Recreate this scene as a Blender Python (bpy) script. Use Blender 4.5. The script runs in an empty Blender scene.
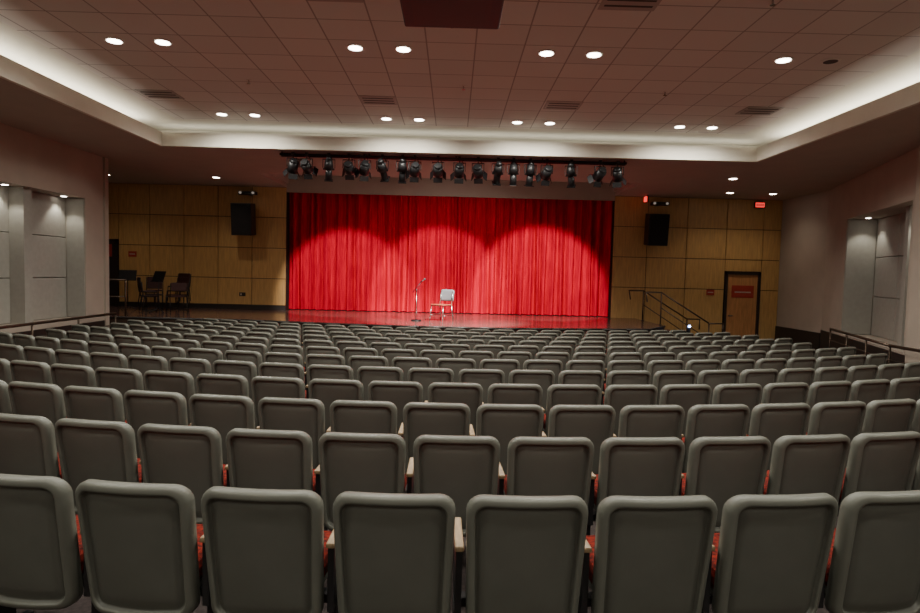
import bpy, bmesh, math, random
from mathutils import Vector, Matrix
random.seed(4)
S = bpy.context.scene
COL = S.collection

# ---------------------------------------------------------------- materials
def mat(name, col, rough=0.6, metal=0.0, var=0.0, scale=8.0, bump=0.0, bscale=60.0, spec=0.5,
        emis=None, estr=0.0, sheen=0.0, stretch=(1,1,1), col2=None):
    m = bpy.data.materials.new(name); m.use_nodes = True
    nt = m.node_tree; b = nt.nodes['Principled BSDF']
    b.inputs['Base Color'].default_value = (*col, 1)
    b.inputs['Roughness'].default_value = rough
    b.inputs['Metallic'].default_value = metal
    b.inputs['Specular IOR Level'].default_value = spec
    if sheen: b.inputs['Sheen Weight'].default_value = sheen
    if emis:
        b.inputs['Emission Color'].default_value = (*emis, 1)
        b.inputs['Emission Strength'].default_value = estr
    tc = nt.nodes.new('ShaderNodeTexCoord')
    mp = nt.nodes.new('ShaderNodeMapping'); mp.inputs['Scale'].default_value = stretch
    nt.links.new(tc.outputs['Object'], mp.inputs['Vector'])
    if var or col2:
        n = nt.nodes.new('ShaderNodeTexNoise'); n.inputs['Scale'].default_value = scale
        n.inputs['Detail'].default_value = 5
        nt.links.new(mp.outputs['Vector'], n.inputs['Vector'])
        r = nt.nodes.new('ShaderNodeValToRGB')
        c2 = col2 if col2 else tuple(c*(1-var) for c in col)
        r.color_ramp.elements[0].color = (*c2, 1); r.color_ramp.elements[0].position = 0.35
        r.color_ramp.elements[1].color = (*[min(1, c*(1+var)) for c in col], 1); r.color_ramp.elements[1].position = 0.65
        nt.links.new(n.outputs['Fac'], r.inputs['Fac'])
        nt.links.new(r.outputs['Color'], b.inputs['Base Color'])
    if bump:
        n2 = nt.nodes.new('ShaderNodeTexNoise'); n2.inputs['Scale'].default_value = bscale
        nt.links.new(mp.outputs['Vector'], n2.inputs['Vector'])
        bp = nt.nodes.new('ShaderNodeBump'); bp.inputs['Strength'].default_value = bump
        bp.inputs['Distance'].default_value = 0.01
        nt.links.new(n2.outputs['Fac'], bp.inputs['Height'])
        nt.links.new(bp.outputs['Normal'], b.inputs['Normal'])
    return m

M_plaster = mat('plaster_beige', (0.42,0.36,0.295), 0.85, var=0.04, scale=2, bump=0.1, bscale=90)
M_soffit  = mat('plaster_soffit', (0.42,0.36,0.30), 0.85, var=0.03, scale=2)
M_cove    = mat('plaster_cove_white', (0.68,0.65,0.56), 0.9, var=0.02, scale=3)
M_carpet  = mat('carpet_dark', (0.06,0.045,0.042), 0.95, var=0.3, scale=40, bump=0.4, bscale=200)
M_seatsh  = mat('seat_shell_plastic', (0.155,0.162,0.134), 0.40, var=0.05, scale=6, bump=0.08, bscale=350)
M_seatpn  = mat('seat_panel_plastic', (0.122,0.127,0.106), 0.48, var=0.05, scale=6, bump=0.12, bscale=350)
M_fabric  = mat('red_pattern_fabric', (0.27,0.022,0.010), 0.95, scale=45, col2=(0.05,0.007,0.006), spec=0.2)
M_armwood = mat('armrest_maple', (0.42,0.30,0.17), 0.4, var=0.15, scale=12, stretch=(8,1,8))
M_steel   = mat('painted_steel_dark', (0.03,0.03,0.032), 0.45, metal=0.3)
M_wood    = mat('maple_wall_panel', (0.56,0.34,0.125), 0.45, var=0.12, scale=3, stretch=(7,7,0.7))
M_joint   = mat('panel_joint_dark', (0.03,0.02,0.012), 0.8)
M_base    = mat('baseboard_dark', (0.025,0.02,0.017), 0.5)
M_stage   = mat('stage_floor_dark', (0.15,0.085,0.075), 0.16, var=0.2, scale=3, stretch=(1,8,1), spec=1.0)
M_stagef  = mat('stage_front_dark', (0.05,0.028,0.02), 0.5, var=0.2, scale=4)
M_black   = mat('black_metal', (0.010,0.010,0.011), 0.45)
M_blackf  = mat('speaker_grille', (0.006,0.006,0.007), 0.8, bump=0.5, bscale=400)
M_chrome  = mat('brushed_metal', (0.55,0.54,0.52), 0.25, metal=1.0)
M_rail    = mat('handrail_bronze', (0.10,0.07,0.05), 0.35, metal=0.7)
M_door    = mat('door_wood', (0.52,0.25,0.10), 0.4, var=0.15, scale=3, stretch=(9,9,0.8))
M_frame   = mat('door_frame_dark', (0.03,0.02,0.016), 0.5)
M_sign    = mat('sign_red', (0.40,0.04,0.025), 0.5)
M_signw   = mat('sign_white', (0.5,0.4,0.35), 0.5)
M_lamp    = mat('downlight_glow', (1,1,1), 0.5, emis=(1.0,0.93,0.82), estr=18)
M_trim    = mat('downlight_trim_white', (0.7,0.66,0.6), 0.4)
M_lens    = mat('lamp_lens', (0.2,0.2,0.22), 0.1, emis=(1.0,0.85,0.7), estr=0.2)
M_exit    = mat('exit_sign_glow', (0.4,0.02,0.02), 0.4, emis=(1.0,0.05,0.04), estr=1.6)
M_led     = mat('blue_led', (0.3,0.4,1), 0.4, emis=(0.35,0.5,1.0), estr=25)
M_grey    = mat('chair_grey_shell', (0.14,0.15,0.16), 0.4)
M_redseat = mat('chair_red_seat', (0.5,0.10,0.05), 0.5)
M_acou    = mat('acoustic_panel_fabric', (0.33,0.315,0.275), 0.95, var=0.04, scale=10, bump=0.15, bscale=300)
M_diff    = mat('air_diffuser_metal', (0.42,0.37,0.34), 0.5)
M_diffd   = mat('air_diffuser_slot', (0.08,0.07,0.065), 0.8)
M_curt    = mat('red_velvet_curtain', (0.60,0.002,0.030), 0.9, var=0.2, scale=5, stretch=(6,1,0.3), spec=0.05)

def tile_mat():
    m = bpy.data.materials.new('ceiling_tile_grid'); m.use_nodes = True
    nt = m.node_tree; b = nt.nodes['Principled BSDF']; b.inputs['Roughness'].default_value = 0.9
    tc = nt.nodes.new('ShaderNodeTexCoord'); mp = nt.nodes.new('ShaderNodeMapping')
    mp.inputs['Location'].default_value = (0.78+0.3375+0.675*40, 0.675*40+0.19, 0)
    br = nt.nodes.new('ShaderNodeTexBrick'); br.offset = 0.0; br.squash = 1.0
    br.inputs['Scale'].default_value = 1.0
    br.inputs['Brick Width'].default_value = 0.675; br.inputs['Row Height'].default_value = 0.675
    br.inputs['Mortar Size'].default_value = 0.012; br.inputs['Mortar Smooth'].default_value = 0.3
    br.inputs['Color1'].default_value = (0.74,0.71,0.66,1); br.inputs['Color2'].default_value = (0.69,0.66,0.615,1)
    br.inputs['Mortar'].default_value = (0.38,0.34,0.31,1)  # dark grid lines paint in the shadow along the tile joints
    nt.links.new(tc.outputs['Object'], mp.inputs['Vector']); nt.links.new(mp.outputs['Vector'], br.inputs['Vector'])
    nt.links.new(br.outputs['Color'], b.inputs['Base Color'])
    return m
M_tile = tile_mat()

# ---------------------------------------------------------------- mesh builder
class MB:
    def __init__(s): s.bm = bmesh.new(); s.mats = []
    def mi(s, m):
        if m not in s.mats: s.mats.append(m)
        return s.mats.index(m)
    def _fin(s, verts, m, mtx=None, smooth=False):
        if mtx is not None: bmesh.ops.transform(s.bm, matrix=mtx, verts=verts)
        i = s.mi(m); fs = set()
        for v in verts:
            for f in v.link_faces: fs.add(f)
        for f in fs: f.material_index = i; f.smooth = smooth
    def box(s, x0, x1, y0, y1, z0, z1, m, mtx=None, bev=0):
        r = bmesh.ops.create_cube(s.bm, size=1)
        vs = r['verts']
        for v in vs:
            v.co = Vector((x0+(v.co.x+.5)*(x1-x0), y0+(v.co.y+.5)*(y1-y0), z0+(v.co.z+.5)*(z1-z0)))
        if bev:
            es = set(e for v in vs for e in v.link_edges)
            rr = bmesh.ops.bevel(s.bm, geom=list(es), offset=bev, segments=2, affect='EDGES', profile=0.5)
            vs = list(set(v for f in rr['faces'] for v in f.verts) | set(v for v in vs if v.is_valid))
        s._fin(vs, m, mtx)
    def cyl(s, p0, p1, r0, m, r1=None, seg=12, mtx=None):
        p0 = Vector(p0); p1 = Vector(p1); d = p1-p0
        if r1 is None: r1 = r0
        q = d.to_track_quat('Z','Y').to_matrix().to_4x4()
        T = Matrix.Translation((p0+p1)/2) @ q
        if mtx is not None: T = mtx @ T
        r = bmesh.ops.create_cone(s.bm, cap_ends=True, segments=seg, radius1=r0, radius2=r1, depth=d.length)
        s._fin(r['verts'], m, T, True)
        for v in r['verts']:
            for f in v.link_faces:
                if len(f.verts) > 4: f.smooth = False
    def tube(s, pts, r, m, seg=8, mtx=None):
        for a, b in zip(pts[:-1], pts[1:]): s.cyl(a, b, r, m, seg=seg, mtx=mtx)
        for p in pts[1:-1]: s.sph(p, r*1.02, m, mtx)
    def sph(s, p, r, m, mtx=None, sc=(1,1,1)):
        q = bmesh.ops.create_uvsphere(s.bm, u_segments=10, v_segments=8, radius=r)
        T = Matrix.Translation(Vector(p)) @ Matrix.Diagonal((*sc,1))
        if mtx is not None: T = mtx @ T
        s._fin(q['verts'], m, T, True)
    def poly_prism(s, pts, z0, z1, mtop, mside):
        b = [s.bm.verts.new((x,y,z0)) for x,y in pts]; t = [s.bm.verts.new((x,y,z1)) for x,y in pts]
        f = s.bm.faces.new(t); f.material_index = s.mi(mtop)
        f = s.bm.faces.new(list(reversed(b))); f.material_index = s.mi(mside)
        n = len(pts)
        for i in range(n):
            j = (i+1) % n
            f = s.bm.faces.new((b[i], b[j], t[j], t[i])); f.material_index = s.mi(mside)
    def mesh(s, name):
        bmesh.ops.recalc_face_normals(s.bm, faces=s.bm.faces[:])
        me = bpy.data.meshes.new(name); s.bm.to_mesh(me); s.bm.free()
        for m in s.mats: me.materials.append(m)
        return me
    def obj(s, name, loc=(0,0,0), rot=(0,0,0)):
        return place(s.mesh(name), name, loc, rot)
def place(me, name, loc=(0,0,0), rot=(0,0,0)):
    o = bpy.data.objects.new(name, me); COL.objects.link(o)
    o.location = loc; o.rotation_euler = rot
    return o
def lamp(name, kind, loc, energy, color=(1,0.9,0.78), target=None, parent=None, **kw):
    l = bpy.data.lights.new(name, kind); l.energy = energy; l.color = color
    for k, v in kw.items(): setattr(l, k, v)
    o = bpy.data.objects.new(name, l); COL.objects.link(o)
    o.location = loc
    if target is not None:
        o.rotation_euler = (Vector(target)-Vector(loc)).to_track_quat('-Z','Y').to_euler()
    if parent is not None:
        o.parent = parent
        o.matrix_parent_inverse = Matrix.Translation(parent.location).inverted()
    return o

# ---------------------------------------------------------------- constants
ZS = 4.81     # soffit underside
ZC = 5.35     # tile ceiling
ST = 0.84     # stage height
YB = 20.1     # back wall
def floor_h(x, y):
    t = y - x*x/28.0
    return max(0.0, min(0.9, 0.05+(13.98-t)*0.0315)) if t < 15.4 else 0.0

# ---------------------------------------------------------------- floor
bm = bmesh.new()
nx, ny = 52, 50
X0, X1, Y0, Y1 = -13.2, 11.7, -4.2, 20.8
vs = [[bm.verts.new((X0+(X1-X0)*i/nx, Y0+(Y1-Y0)*j/ny, 0)) for i in range(nx+1)] for j in range(ny+1)]
for row in vs:
    for v in row: v.co.z = floor_h(max(-9,min(9,v.co.x)), v.co.y)
for j in range(ny):
    for i in range(nx):
        f = bm.faces.new((vs[j][i], vs[j][i+1], vs[j+1][i+1], vs[j+1][i])); f.smooth = True
me = bpy.data.meshes.new('floor'); bm.to_mesh(me); bm.free(); me.materials.append(M_carpet)
place(me, 'floor')

# ---------------------------------------------------------------- ceiling
b = MB()
b.box(-13.2, 11.7, -4.2, 20.8, ZC, ZC+0.15, M_cove)
b.box(-6.0, 6.2, -4.0, 13.4, ZC-0.015, ZC+0.01, M_tile)
b.obj('ceiling')
b = MB()
T = ZS+0.12
b.box(-13.2, -6.5, -4.2, 13.7, ZS, T, M_soffit)
b.box(6.7, 11.7, -4.2, 13.7, ZS, T, M_soffit)
b.box(-13.2, 11.7, 13.7, 17.2, ZS, T, M_soffit)
b.box(-13.2, -5.45, 17.2, 20.8, ZS, T, M_soffit)
b.box(5.2, 11.7, 17.2, 20.8, ZS, T, M_soffit)
b.box(-5.45, -5.40, 17.2, 20.8, T, 5.25, M_soffit); b.box(5.15, 5.2, 17.2, 20.8, T, 5.25, M_soffit)
b.box(-5.45, 5.2, 17.15, 17.2, T, 5.25, M_soffit); b.box(-5.45, 5.2, 17.2, 20.8, 5.22, 5.26, M_soffit)
# cove fascia (stands proud of the soffit slab edge)
L = 5.10; zf = ZS-0.006
b.box(-6.50, -6.43, -4.2, 13.70, zf, L, M_cove)
b.box(6.63, 6.70, -4.2, 13.70, zf, L, M_cove)
b.box(-6.43, 6.63, 13.63, 13.70, zf, L, M_cove)
b.box(-7.6, -7.5, -4.2, 14.7, T, ZC, M_cove); b.box(7.7, 7.8, -4.2, 14.7, T, ZC, M_cove)
b.box(-7.5, 7.7, 14.6, 14.7, T, ZC, M_cove)
b.obj('ceiling_soffit')

# ---------------------------------------------------------------- walls
def wall_frame(p0, p1, outward_left):
    p0 = Vector((*p0,0)); p1 = Vector((*p1,0)); d = (p1-p0); Ln = d.length; d.normalize()
    n = Vector((-d.y, d.x, 0)) if outward_left else Vector((d.y, -d.x, 0))
    M = Matrix(((d.x,n.x,0,p0.x),(d.y,n.y,0,p0.y),(0,0,1,0),(0,0,0,1)))
    return M, Ln
def niche_wall(name, p0, p1, left, s0, s1, nz0, nz1, depth, ribs):
    M, Ln = wall_frame(p0, p1, left)
    b = MB()
    b.box(0, s0, 0, depth, 0, ZS, M_plaster, M)
    b.box(s1, Ln, 0, depth, 0, ZS, M_plaster, M)
    b.box(s0, s1, 0, depth, 0, nz0, M_plaster, M)
    b.box(s0, s1, 0, depth, nz1, ZS, M_plaster, M)
    b.box(0, Ln, depth, depth+0.1, 0, ZS, M_plaster, M)
    o = b.obj(name)
    b = MB()
    b.box(0, Ln, -0.02, 0, 0, 0.80, M_base, M)
    b.obj('baseboard_left' if left else 'baseboard_right')
    b = MB()
    edges = [s0+0.03] + ribs + [s1-0.03]
    rows = 3; h = (nz1-nz0)/rows
    for a, c in zip(edges[:-1], edges[1:]):
        for r in range(rows):
            b.box(a+0.008, c-0.008, depth-0.12, depth-0.001, nz0+r*h+0.008, nz0+(r+1)*h-0.008, M_acou, M, bev=0.01)
    b.obj('acoustic_wall_panel')
    b = MB(); b.box(s1-0.028, s1-0.002, 0.02, depth-0.125, nz0+0.01, nz1-0.01, M_acou, M, bev=0.006)
    b.obj('acoustic_reveal_panel')
    return M, Ln

DP = 0.55
ML, LL = niche_wall('wall_left', (-8.5, -4.2), (-8.65, 15.3), True, 13.6, 18.75, 0.93, 3.72, DP, [15.2, 17.0])
MR, LR = niche_wall('wall_right', (8.78, 11.6), (10.7, 17.6), False, 0.3, 4.45, 0.85, 3.82, 0.8, [1.4, 2.9])
b = MB(); b.box(16.85, 17.1, DP-0.42, DP-0.122, 0.935, 3.715, M_acou, ML); b.obj('pilaster_left')
b = MB(); b.box(1.30, 1.5, 0.8-0.5, 0.678, 0.855, 3.815, M_acou, MR); b.obj('pilaster_right')
b = MB()
b.box(8.7, 8.9, -4.2, 11.6, 0, ZS, M_plaster)
b.obj('wall_right_rear')
b = MB(); b.box(10.7, 10.9, 17.6, 20.8, 0, ZS, M_plaster); b.box(10.66,10.7,17.6,20.1,0,0.7,M_base); b.obj('wall_right_front')
b = MB(); b.box(-13.2, -8.6, 15.3, 15.45, 0, ZS, M_plaster); b.obj('wall_left_wing')
b = MB(); b.box(-13.35, -13.2, 15.3, 20.8, 0, ZS, M_plaster); b.obj('wall_left_end')
b = MB(); b.box(-13.2, 11.7, -4.35, -4.2, 0, ZC, M_plaster); b.obj('wall_rear')
b = MB(); b.box(-13.2, 11.7, 20.8, 20.95, 0, ZC, M_black); b.obj('wall_backstage')

def panel_wall(name, x0, x1, z0, holes, xs, zbot=0):
    b = MB()
    b.box(x0, x1, YB, 20.8, zbot, ZS, M_joint)
    zs = [z0, 1.85, 2.84, 3.83, ZS]
    g = 0.010
    for a, c in zip(xs[:-1], xs[1:]):
        for z, zz in zip(zs[:-1], zs[1:]):
            blk = False
            for (h0, h1, hz) in holes:
                if a < h1-0.01 and c > h0+0.01 and z < hz-0.01:
                    blk = True
                    if zz > hz+0.05: b.box(a+g, c-g, YB-0.05, YB, hz+g, zz-g, M_wood, bev=0.006)
            if blk: continue
            b.box(a+g, c-g, YB-0.05, YB, z+g, zz-g, M_wood, bev=0.006)
    b.obj(name)
panel_wall('wall_back_left', -13.2, -5.45, ST+0.14, [(-11.8,-10.85,3.0)], [-13.2,-11.8,-10.85,-9.85,-8.75,-7.65,-6.55,-5.45], ST)
panel_wall('wall_back_right', 5.2, 10.7, 0.14, [(8.9,10.1,2.45)], [5.2,6.3,7.6,8.9,10.1,10.7])
b = MB(); b.box(-13.2,-5.45,YB-0.06,YB,ST,ST+0.14,M_base); b.obj('baseboard_back_left')
b = MB(); b.box(6.05,8.9,YB-0.06,YB,0,0.14,M_base); b.obj('baseboard_back_right')
b = MB(); b.box(-5.45, 5.2, YB-0.02, YB+0.06, 4.66, 5.22, M_soffit); b.obj('trim_proscenium_header')

def door(name, x0, x1, z0, z1, mdoor):
    b = MB(); f = 0.08; Y = YB-0.002
    b.box(x0, x0+f, YB-0.10, Y, z0, z1, M_frame); b.box(x1-f, x1, YB-0.10, Y, z0, z1, M_frame)
    b.box(x0, x1, YB-0.10, Y, z1-f, z1, M_frame)
    b.box(x0+f, x1-f, YB-0.05, Y, z0, z1-f, mdoor)
    b.cyl((x0+f+0.09, YB-0.12, z0+1.0), (x0+f+0.09, YB-0.05, z0+1.0), 0.025, M_chrome)
    b.box(x0+f+0.06, x0+f+0.2, YB-0.13, YB-0.11, z0+0.985, z0+1.015, M_chrome)
    b.box(x0+f+0.15, x1-f-0.12, YB-0.06, YB-0.05, z0+1.6, z0+2.0, M_sign)
    b.box(x0+f+0.25, x1-f-0.22, YB-0.066, YB-0.06, z0+1.76, z0+1.80, M_signw)
    b.obj(name)
door('door_1', 8.92, 10.08, 0.0, 2.43, M_door)
door('door_2', -11.78, -10.87, ST+0.003, 2.98, M_frame)
for (x, z) in ((8.45, 1.75), (-10.4, ST+1.7)):
    b = MB(); b.box(x-0.13, x+0.13, YB-0.07, YB-0.05, z-0.09, z+0.09, M_sign, bev=0.004)
    b.box(x-0.09, x+0.09, YB-0.075, YB-0.07, z-0.015, z+0.015, M_signw); b.obj('wall_sign')
b = MB(); b.box(-6.95,-6.75,YB-0.07,YB-0.05,ST+0.42,ST+0.54,M_black,bev=0.004); b.box(-6.91,-6.87,YB-0.075,YB-0.07,ST+0.45,ST+0.51,M_signw); b.obj('wall_outlet')

# ---------------------------------------------------------------- stage
pts = [(-13.19,16.0)]
for i in range(0, 17):
    x = -5.5+10.7*i/16
    y = 16.0-0.75*math.cos((x+0.15)/5.35*math.pi/2)
    pts.append((x, y))
front = pts[:] + [(6.0,17.2)]
pts += [(6.0,17.2),(6.0,20.03),(5.14,20.03),(5.14,20.75),(-5.4,20.75),(-5.4,20.09),(-13.19,20.09)]
b = MB(); b.poly_prism(pts, 0.0, ST, M_stage, M_stagef)
b.obj('stage_platform')
b = MB()
for (a, c) in zip(front[:-1], front[1:]):
    b.cyl((a[0],a[1],ST-0.02), (c[0],c[1],ST-0.02), 0.03, M_base, seg=8)
b.obj('trim_stage_nosing')

b = MB()
for i in range(4):
    z = ST*(4-i)/5
    b.box(6.01+i*0.32, 6.0+(i+1)*0.32, 17.5, 19.0, 0, z, M_stagef)
    b.box(6.01+i*0.32, 6.02+(i+1)*0.32, 17.5, 19.0, z, z+0.02, M_stage)
b.obj('stage_stairs')
def hand_rail(y):
    b = MB()
    P = [(5.55,y,ST+0.65),(5.5,y,ST+0.93),(5.95,y,ST+0.93),(7.35,y,0.92),(7.75,y,0.92),(7.75,y,0.6)]
    b.tube(P, 0.022, M_rail)
    b.cyl((5.95,y,ST+0.003), (5.95,y,ST+0.93), 0.02, M_rail); b.cyl((7.35,y,0), (7.35,y,0.92), 0.02, M_rail)
    b.tube([(5.95,y,ST+0.5),(7.35,y,0.46)], 0.015, M_rail)
    b.cyl((5.95,y,ST+0.003), (5.95,y,ST+0.015), 0.05, M_rail); b.cyl((7.35,y,0.0), (7.35,y,0.015), 0.05, M_rail)
    b.obj('stair_handrail')
hand_rail(17.42); hand_rail(19.08)
b = MB(); b.box(6.66,6.74,17.2,17.26,0.0,0.86,M_black); b.sph((6.70,17.18,0.84),0.035,M_led); b.obj('step_light')

def side_rail(name, pts, zt):
    b = MB()
    top = [(x,y,zt) for x,y in pts]
    b.tube(top, 0.03, M_rail); b.tube([(x,y,zt-0.28) for x,y in pts], 0.016, M_rail)
    for (x0,y0),(x1,y1) in zip(pts[:-1],pts[1:]):
        n = max(1,int(math.hypot(x1-x0,y1-y0)/1.3))
        for i in range(n+1):
            x=x0+(x1-x0)*i/n; y=y0+(y1-y0)*i/n
            b.cyl((x,y,floor_h(x,y)),(x,y,zt),0.02,M_rail)
    b.obj(name)
side_rail('aisle_handrail', [(-8.15,7.5),(-8.2,15.0)], 1.0)
side_rail('aisle_handrail', [(8.3,7.5),(8.4,11.6),(9.6,15.4)], 1.0)
b = MB()
b.tube([(-10.6,16.4,ST),(-10.6,16.4,ST+0.95),(-8.7,16.4,ST+0.95),(-8.7,16.4,ST)],0.025,M_rail)
b.tube([(-10.6,16.4,ST+0.5),(-8.7,16.4,ST+0.5)],0.015,M_rail)
b.obj('stage_guard_rail')

# ---------------------------------------------------------------- curtain
def curtain(name, x0, x1, seed):
    random.seed(seed)
    bm = bmesh.new(); N = int((x1-x0)/0.018); K = 16
    ph = 0; prof = []
    per = 0.24; amp = 0.08
    for i in range(N+1):
        if i % 13 == 0: per = random.uniform(0.20,0.42); amp = random.uniform(0.08,0.17)
        ph += 2*math.pi*0.018/per; prof.append((ph, amp))
    sm = []
    for i in range(N+1):
        a = max(0,i-6); c = min(N,i+6); sm.append(sum(p[1] for p in prof[a:c+1])/(c-a+1))
    g = []
    for k in range(K+1):
        z = ST+0.02+(4.85-ST)*k/K; row = []
        for i in range(N+1):
            x = x0+(x1-x0)*i/N; t = k/K
            am = sm[i]*(1.0-0.3*t)
            y = 20.36+am*math.sin(prof[i][0])+0.2*am*math.sin(2.3*prof[i][0]+seed+1.5*t)
            row.append(bm.verts.new((x+0.02*math.sin(prof[i][0]*0.31+3*t), y, z)))
        g.append(row)
    for k in range(K):
        for i in range(N):
            f = bm.faces.new((g[k][i],g[k][i+1],g[k+1][i+1],g[k+1][i])); f.smooth = True
    me = bpy.data.meshes.new(name); bm.to_mesh(me); bm.free(); me.materials.append(M_curt)
    return place(me, name)
curtain('stage_curtain', -5.44, 0.05, 3)
curtain('stage_curtain', 0.0, 5.19, 8)

# ---------------------------------------------------------------- auditorium seat
def seat_mesh():
    b = MB(); bm = b.bm
    ish, ipn, ifb = b.mi(M_seatsh), b.mi(M_seatpn), b.mi(M_fabric)
    ZB, ZT = 0.25, 0.866
    def outline(ins, yoff, rad=0.07):
        hw = 0.256-ins; z0 = ZB+ins; z1 = ZT-ins; r = max(rad-ins*0.6, 0.015); r = min(r, hw-0.002)
        pts = []; q = 5
        for cx, cz, a0 in ((hw-r, z1-r, 0), (-(hw-r), z1-r, 90), (-(hw-r), z0+r, 180), (hw-r, z0+r, 270)):
            for k in range(q+1):
                a = math.radians(a0+90*k/q)
                pts.append((cx+r*math.cos(a), cz+r*math.sin(a)))
            if a0 in (0, 180):
                sgn = 1 if a0 == 0 else -1; zz = cz+sgn*r
                for fr in (0.5, 0.0, -0.5): pts.append((sgn*fr*(hw-r), zz))
        out = []
        for x, z in pts:
            t = (z-ZB)/(ZT-ZB)
            xx = x*(0.94+0.06*min(1,t*1.3))
            crown = 0.010*(1-(x/0.252)**2)*t
            y = yoff+0.05*(x/0.252)**2-(z-0.3)*0.15
            out.append(bm.verts.new((xx, y, z+crown)))
        return out
    spec = [ (0.24,0.075,ifb),(0.17,0.075,ifb),(0.10,0.075,ifb),(0.045,0.07,ifb),(0.022,0.05,ifb),(0.008,0.03,ish),(0.0,0.022,ish),(0.0,-0.012,ish),(0.004,-0.026,ish),(0.012,-0.033,ish),
             (0.028,-0.036,ish),(0.033,-0.034,ish),(0.037,-0.026,ish),(0.039,-0.010,ipn),(0.044,-0.006,ipn),(0.052,-0.008,ipn),(0.060,-0.013,ipn),(0.10,-0.016,ipn),(0.15,-0.017,ipn),(0.20,-0.017,ipn),(0.24,-0.017,ipn)]
    loops = [outline(i, y) for i, y, _ in spec]
    for (A, B_, s) in zip(loops[:-1], loops[1:], spec[1:]):
        n = len(A)
        for i in range(n):
            f = bm.faces.new((A[i],A[(i+1)%n],B_[(i+1)%n],B_[i])); f.material_index = s[2]; f.smooth = True
    f = bm.faces.new(loops[0]); f.material_index = ifb
    f = bm.faces.new(loops[-1]); f.material_index = ipn; f.smooth = True
    b.box(-0.215, 0.215, 0.06, 0.52, 0.36, 0.47, M_fabric, bev=0.035)
    b.box(-0.20, 0.20, 0.08, 0.49, 0.32, 0.37, M_seatsh, bev=0.015)
    x = -0.2785
    b.box(x-0.020, x+0.020, 0.03, 0.36, 0.590, 0.615, M_armwood, bev=0.008)
    b.box(x-0.014, x+0.014, 0.05, 0.30, 0.30, 0.590, M_steel)
    b.box(x-0.016, x+0.016, 0.10, 0.24, 0.0, 0.30, M_steel)
    b.box(x-0.022, x+0.022, 0.03, 0.34, 0.0, 0.02, M_steel)
    b.box(-0.27, 0.24, 0.14, 0.20, 0.29, 0.33, M_steel)
    return b.mesh('auditorium_seat')
SM = seat_mesh()
phases = [-0.223, 0.045, -0.10, 0.046, -0.22, 0.06, -0.2, 0.05, -0.22, 0.06, -0.2, 0.07]
SP = 0.557
for k in range(12):
    d = 2.54+1.04*k; R = 12.8+0.3*k
    lim = 7.25 if k < 10 else (6.6 if k == 10 else 6.1)
    n = int(lim/SP)+2
    for j in range(-n, n+1):
        s = phases[k]+j*SP
        if abs(s) > lim: continue
        th = s/R
        x = R*math.sin(th); y = d+R*(1-math.cos(th))
        place(SM, 'auditorium_seat', (x, y, floor_h(x, y)), (0,0,th))

# ---------------------------------------------------------------- downlights, diffusers
bl = MB()
bl.cyl((0,0,-0.012),(0,0,0.0),0.125,M_trim,seg=24); bl.cyl((0,0,-0.018),(0,0,-0.01),0.095,M_lamp,seg=24)
DL = bl.mesh('recessed_downlight')
bl = MB()
bl.cyl((0,0,-0.012),(0,0,0.0),0.125,M_trim,seg=24); bl.cyl((0,0,-0.014),(0,0,-0.01),0.095,M_diffd,seg=24)
DLO = bl.mesh('recessed_downlight_off')
XS = [-4.83,-4.155,-1.455,-0.78,1.245,1.92,4.62,5.295]
zt = ZC-0.017
for y, E in ((12.85,205),(8.85,215),(5.0,190),(1.2,105),(-2.3,70)):
    for i, x in enumerate(XS):
        off = (abs(y-8.85) < .01 and i == 7)
        o = place(DLO if off else DL, 'recessed_downlight', (x,y,zt))
        if not off:
            lamp('downlight_lamp','SPOT',(x,y,zt-0.04),E,(1,0.95,0.85),(x,y,0),o,spot_size=math.radians(170),spot_blend=0.75,shadow_soft_size=0.09)
for x, y, E in ((-7.0,18.2,50),(-10.2,18.2,50),(8.3,18.6,40),(9.6,18.6,40),(-3.0,18.6,15),(7.2,16.0,30)):  # left-wing pair is added to brighten the dark wing, not known fittings
    z = ZS if (x < -5.45 or x > 5.2) else 5.22
    o = place(DL, 'recessed_downlight', (x,y,z))
    lamp('downlight_lamp','SPOT',(x,y,z-0.04),E,(1,0.86,0.68),(x,y,0),o,spot_size=math.radians(130),spot_blend=0.8,shadow_soft_size=0.08)

bl = MB()
bl.box(-0.33,0.33,-0.27,0.27,-0.012,0,M_diff)
for i in range(3): bl.box(-0.28,0.28,-0.17+i*0.15,-0.13+i*0.15,-0.016,-0.01,M_diffd)
DF = bl.mesh('air_diffuser')
for x, y in ((-5.45,11.5),(-1.45,11.5),(1.95,11.5),(5.6,11.5),(-1.45,7.1),(1.95,7.1),(-5.4,5.6),(5.4,5.6)): place(DF, 'air_diffuser', (x,y,zt))
bl = MB(); bl.cyl((0,0,-0.01),(0,0,0),0.04,M_trim); bl.cyl((0,0,-0.06),(0,0,-0.01),0.012,M_chrome); bl.cyl((0,0,-0.065),(0,0,-0.06),0.03,M_chrome)
SK = bl.mesh('fire_sprinkler')
for x in (-3.5,0.1,3.5):
    for y in (10.5,7.0): place(SK,'fire_sprinkler',(x,y,zt))

b = MB()
b.box(-0.60,0.44,5.8,6.92,4.88,5.16,M_black,bev=0.02)
b.box(-0.48,0.32,5.95,6.78,4.86,4.89,mat('projector_housing_brown',(0.035,0.022,0.02),0.5))
for x in (-0.45,0.3):
    for y in (5.95,6.6): b.cyl((x,y,5.15),(x,y,zt),0.015,M_steel)
b.cyl((-0.08,6.92,5.0),(-0.08,6.99,5.0),0.09,M_black)
b.obj('ceiling_projector')

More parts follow.
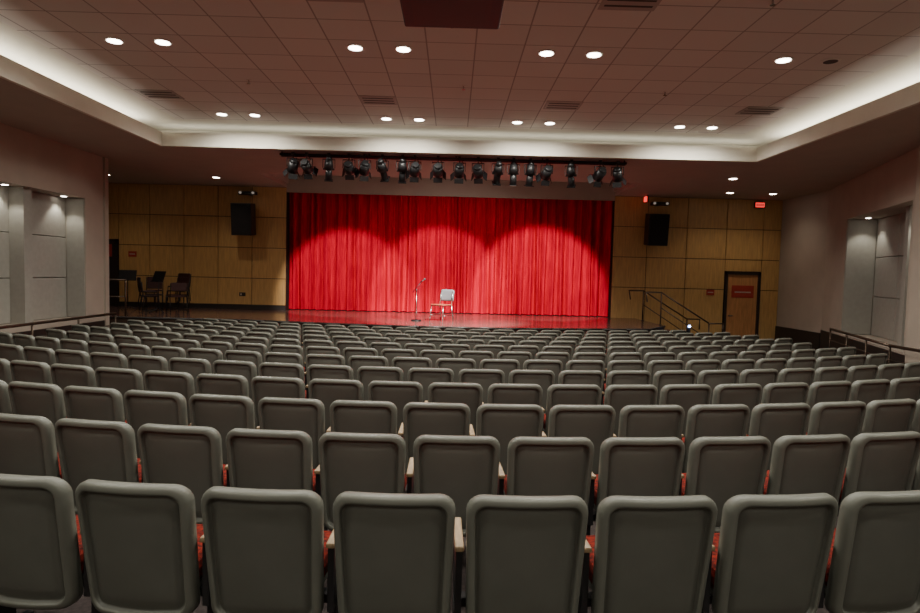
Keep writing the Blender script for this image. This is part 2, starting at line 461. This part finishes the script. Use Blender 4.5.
# ---------------------------------------------------------------- cove lights
CW = (1.0,0.96,0.85)
def strip(loc, L, rotz, E):
    l = bpy.data.lights.new('cove_strip_light','AREA'); l.shape='RECTANGLE'; l.size=L; l.size_y=0.10; l.energy=E; l.color=CW
    o = bpy.data.objects.new('cove_strip_light', l); COL.objects.link(o); o.location=loc; o.rotation_euler=(math.pi,0,rotz)
strip((-6.95, 5.0, 4.99), 17.0, math.pi/2, 180)
strip((7.15, 5.0, 4.99), 17.0, math.pi/2, 180)
strip((0.1, 14.15, 4.99), 13.6, 0, 26)

# ---------------------------------------------------------------- lighting pipe
PY, PZ = 13.95, 4.75
b = MB()
b.cyl((-3.95,PY,PZ),(3.85,PY,PZ),0.028,M_black)
b.box(-3.95,3.85,PY+0.10,PY+0.16,PZ-0.03,PZ+0.03,M_black)
for x in (-3.9,-1.95,0,1.95,3.8): b.cyl((x,PY,PZ),(x,PY,ZS-0.001),0.014,M_black); b.box(x-0.05,x+0.05,PY,PY+0.16,PZ-0.015,PZ+0.015,M_black)
b.obj('lighting_pipe')
def fixture(kind, tilt, pan):
    b = MB()
    b.box(-0.03,0.03,-0.045,0.045,-0.05,0.045,M_black)
    b.cyl((0,0,-0.10),(0,0,-0.04),0.014,M_black)
    w = 0.14
    P = Matrix.Rotation(pan,4,'Z')
    b.box(-w,w,-0.02,0.02,-0.10,-0.085,M_black,P)
    b.box(-w,-w+0.012,-0.02,0.02,-0.28,-0.09,M_black,P); b.box(w-0.012,w,-0.02,0.02,-0.28,-0.09,M_black,P)
    M = P @ Matrix.Translation((0,0,-0.26)) @ Matrix.Rotation(tilt,4,'X')
    if kind == 0:
        b.cyl((0,0.02,0),(0,0.30,0),0.07,M_black,r1=0.08,mtx=M,seg=14)
        b.cyl((0,-0.16,0),(0,0.04,0),0.08,M_black,r1=0.11,mtx=M,seg=14)
        b.cyl((0,-0.24,0),(0,-0.15,0),0.05,M_black,r1=0.08,mtx=M,seg=14)
        b.box(-0.095,0.095,0.29,0.305,-0.095,0.095,M_black,M); b.cyl((0,0.305,0),(0,0.31,0),0.068,M_lens,mtx=M,seg=14)
        b.box(-0.125,0.125,0.03,0.06,-0.03,0.03,M_black,M)
    else:
        b.cyl((0,-0.12,0),(0,0.13,0),0.105,M_black,r1=0.115,mtx=M,seg=16)
        b.cyl((0,-0.17,0),(0,-0.11,0),0.07,M_black,r1=0.10,mtx=M,seg=16)
        b.cyl((0,0.13,0),(0,0.136,0),0.09,M_lens,mtx=M,seg=16)
        for s, (rx) in ((1,-0.6),(-1,0.6)):
            b.box(-0.10,0.10,0,0.12,-0.004,0.004,M_black, M @ Matrix.Translation((0,0.13,0.11*s)) @ Matrix.Rotation(-rx,4,'X'))
        for s in (1,-1):
            b.box(-0.004,0.004,0,0.12,-0.10,0.10,M_black, M @ Matrix.Translation((0.11*s,0.13,0)) @ Matrix.Rotation(-0.6*s,4,'Z'))
    b.tube([(0.03,0,-0.01),(0.09,-0.02,-0.1),(0.06,-0.05,-0.2),(0.0,-0.08,-0.22)],0.008,M_black,seg=6)
    return b.mesh('stage_spotlight')
us = [(-3.65,1,-0.9,.5),(-3.35,1,-0.5,-.2),(-2.85,0,-1.2,.2),(-2.4,1,-0.4,0),(-2.05,1,-0.7,.3),(-1.65,0,-0.75,-.2),(-1.2,0,-1.15,.1),(-0.92,1,-0.6,.2),
      (-0.4,1,-0.5,0),(0.08,1,-0.7,.1),(0.5,1,-0.5,-.2),(0.95,0,-0.9,.1),(1.3,0,-1.45,0),(1.68,0,-1.3,.2),(2.05,1,-0.6,.2),(2.6,0,-1.1,-.3),(3.25,1,-0.6,.4),(3.65,1,-0.9,-.4)]
for x,k,t,p in us:
    place(fixture(k,t,p),'stage_spotlight',(x,PY,PZ))

SC = (1,0.89,0.82)
for sx, tx, tz, E in ((-3.3,-3.5,1.3,1650),(-0.4,-0.45,1.5,1650),(2.7,2.85,1.6,2200)):
    lamp('stage_spot_beam','SPOT',(sx,PY+0.25,4.2),E,SC,(tx,20.3,tz),None,spot_size=math.radians(41),spot_blend=0.33,shadow_soft_size=0.08)
lamp('stage_spot_beam','SPOT',(0.9,PY+0.3,4.2),3200,SC,(0.0,16.8,0.9),None,spot_size=math.radians(62),spot_blend=0.6,shadow_soft_size=0.06)
lamp('stage_wash_beam','SPOT',(0,PY+0.3,4.3),330,SC,(0,20.3,0.6),None,spot_size=math.radians(88),spot_blend=0.7,shadow_soft_size=0.15)

for M, s, n, z in ((ML,18.35,0.25,3.72),(ML,16.5,0.25,3.72),(MR,4.05,0.36,3.82),(MR,0.9,0.35,3.82)):
    p = M @ Vector((s,n,z)); q = M @ Vector((s,n,0))
    o = place(DL,'niche_downlight',p); o.scale=(0.6,0.6,1)
    lamp('niche_lamp','SPOT',(p.x,p.y,p.z-0.04),30,(1,0.95,0.82),q,None,spot_size=math.radians(100),spot_blend=0.5,shadow_soft_size=0.04)

# ---------------------------------------------------------------- wall speakers
def speaker(x, z):
    b = MB(); M = Matrix.Rotation(math.radians(6),4,'X')
    b.box(-0.32,0.32,-0.25,0.2,-0.5,0.5,M_black,M,bev=0.015)
    b.box(-0.29,0.29,-0.262,-0.245,-0.47,0.47,M_blackf,M)
    b.box(-0.06,0.06,0.1,0.42,-0.05,0.05,M_black)
    b.box(-0.15,0.15,0.38,0.42,-0.2,0.2,M_black)
    b.obj('wall_speaker',(x,YB-0.47,z))
    b = MB()
    b.box(-0.28,0.28,-0.10,0.10,-0.05,0.05,M_black,bev=0.01); b.box(-0.05,0.05,0.1,0.35,-0.04,0.04,M_black)
    b.cyl((-0.2,-0.14,0),(-0.2,-0.1,0),0.04,M_lens); b.cyl((0.2,-0.14,0),(0.2,-0.1,0),0.04,M_lens)
    b.obj('emergency_light',(x+0.1,YB-0.40,z+0.83))
speaker(-6.68,3.72); speaker(6.45,3.72)

b = MB(); b.box(-0.17,0.17,-0.03,0.03,-0.10,0.10,M_black); b.box(-0.145,0.145,-0.035,-0.03,-0.075,0.075,M_exit)
for i in range(4): b.box(-0.12+i*0.065,-0.085+i*0.065,-0.04,-0.035,-0.045,0.045,M_signw)
b.box(-0.03,0.03,0.03,0.11,-0.03,0.03,M_black); E=b.obj('exit_sign',(9.88,YB-0.16,4.62))
b = MB(); b.box(-0.02,0.02,-0.12,0.12,-0.1,0.1,M_black); b.box(-0.07,-0.02,-0.1,0.1,-0.08,0.08,M_exit); b.box(-0.02,0.02,-0.02,0.02,0.1,0.14,M_black); b.obj('exit_sign',(6.1,YB-0.5,ZS-0.14))

# ---------------------------------------------------------------- stage chair & mic
b = MB()
b.box(-0.22,0.22,-0.22,0.20,0.43,0.46,M_redseat,bev=0.012)
b.box(-0.21,0.21,-0.21,0.19,0.415,0.432,M_steel)
for x in (-0.2,0.2):
    b.tube([(x*1.1,-0.24,0),(x,-0.19,0.43)],0.016,M_chrome); b.tube([(x*1.1,0.27,0),(x,0.2,0.44),(x,0.25,0.82)],0.016,M_chrome)
    b.tube([(x*1.07,-0.22,0.15),(x*1.07,0.24,0.15)],0.009,M_chrome)
bm=b.bm; i=b.mi(M_grey); g=[]
for side in (0,1):
    gg=[]
    for a in range(9):
        row=[]
        x=-0.23+0.46*a/8
        for c in range(6):
            z=0.54+0.33*c/5
            inset = 0.03 if c in (0,5) and a in (0,8) else 0
            row.append(bm.verts.new((x*(1-inset*2),0.235+0.10*(z-0.54)-0.28*x*x*1.2+0.012*side+0.03,z-(0.02 if (a in(0,8) and c==5) else 0))))
        gg.append(row)
    g.append(gg)
for side in (0,1):
    for a in range(8):
        for c in range(5):
            f=bm.faces.new((g[side][a][c],g[side][a+1][c],g[side][a+1][c+1],g[side][a][c+1])); f.material_index=i; f.smooth=True
for c in range(5):
    for a in (0,8):
        f=bm.faces.new((g[0][a][c],g[0][a][c+1],g[1][a][c+1],g[1][a][c])); f.material_index=i
for a in range(8):
    for c in (0,5):
        f=bm.faces.new((g[0][a][c],g[0][a+1][c],g[1][a+1][c],g[1][a][c])); f.material_index=i
b.obj('stage_chair',(-0.31,17.1,ST+0.006),(0,0,math.radians(-35)))
b = MB()
b.cyl((0,0,0),(0,0,0.03),0.15,M_black,r1=0.13,seg=24); b.cyl((0,0,0.03),(0,0,0.85),0.013,M_chrome); b.cyl((0,0,0.8),(0,0,0.88),0.02,M_black)
b.cyl((-0.1,0,0.78),(0.12,0,1.08),0.010,M_black)
b.cyl((0.10,0,1.06),(0.20,0,1.14),0.016,M_black); b.sph((0.215,0,1.15),0.035,M_steel)
b.tube([(0.1,0.02,1.06),(0.03,0.03,0.7),(0.02,0.03,0.3),(0.05,0.03,0.02)],0.005,M_black,seg=6)
b.obj('microphone_stand',(-1.0,16.9,ST+0.002))

M_dark = mat('stack_chair_seat',(0.05,0.012,0.011),0.5)
def stack(n, loc, rot):
    b = MB()
    for k in range(n):
        dz=k*0.13; dy=k*0.04
        b.box(-0.22,0.22,-0.22+dy,0.20+dy,0.43+dz,0.47+dz,M_dark,bev=0.012)
        b.box(-0.21,0.21,0.22+dy,0.25+dy,0.62+dz,0.86+dz,M_dark,bev=0.012)
        for x in (-0.23,0.23):
            b.tube([(x,-0.22+dy,dz),(x,-0.20+dy,0.44+dz),(x,0.2+dy,0.44+dz),(x,0.25+dy,0.84+dz)],0.014,M_black,seg=6)
            b.cyl((x,0.24+dy,dz),(x,0.17+dy,0.44+dz),0.014,M_black,seg=6)
            if k==0: b.cyl((x,-0.22,0.03),(x,0.24,0.03),0.01,M_black,seg=6)
    b.obj('stacked_chairs',loc,rot)
SZ = ST+0.006
stack(2,(-9.15,18.9,SZ),(0,0,0.4)); stack(3,(-8.5,19.0,SZ),(0,0,-0.3)); stack(2,(-8.85,18.0,SZ),(0,0,2.2)); stack(1,(-8.1,18.1,SZ),(0,0,-2.5))
def music_stand(loc, rz):
    b = MB()
    for a in (0,2.09,4.19): b.cyl((0,0,0.16),(0.24*math.cos(a),0.24*math.sin(a),0.01),0.012,M_black,seg=6)
    b.cyl((0,0,0.12),(0,0,0.98),0.013,M_black,seg=8)
    Mx = Matrix.Translation((0,0,1.0)) @ Matrix.Rotation(-0.35,4,'X')
    b.box(-0.24,0.24,-0.005,0.005,-0.12,0.2,M_black,Mx); b.box(-0.24,0.24,-0.06,0.0,-0.13,-0.12,M_black,Mx)
    b.obj('music_stand',loc,(0,0,rz))
music_stand((-9.75,18.5,ST+0.002),0.3); music_stand((-8.35,17.5,ST+0.002),-0.5)

# ---------------------------------------------------------------- world & camera
w = bpy.data.worlds.new('World'); S.world = w; w.use_nodes = True
w.node_tree.nodes['Background'].inputs[0].default_value=(0.02,0.02,0.02,1)
cam = bpy.data.cameras.new('Camera'); cam.lens=24; cam.sensor_width=36; cam.clip_end=100
co = bpy.data.objects.new('Camera',cam); COL.objects.link(co)
R = Matrix.Rotation(math.radians(-0.7),4,'Z') @ Matrix.Rotation(math.radians(90-3.17),4,'X') @ Matrix.Rotation(math.radians(1.4),4,'Z')
co.matrix_world = Matrix.Translation((0,0,2.2)) @ R
S.camera = co
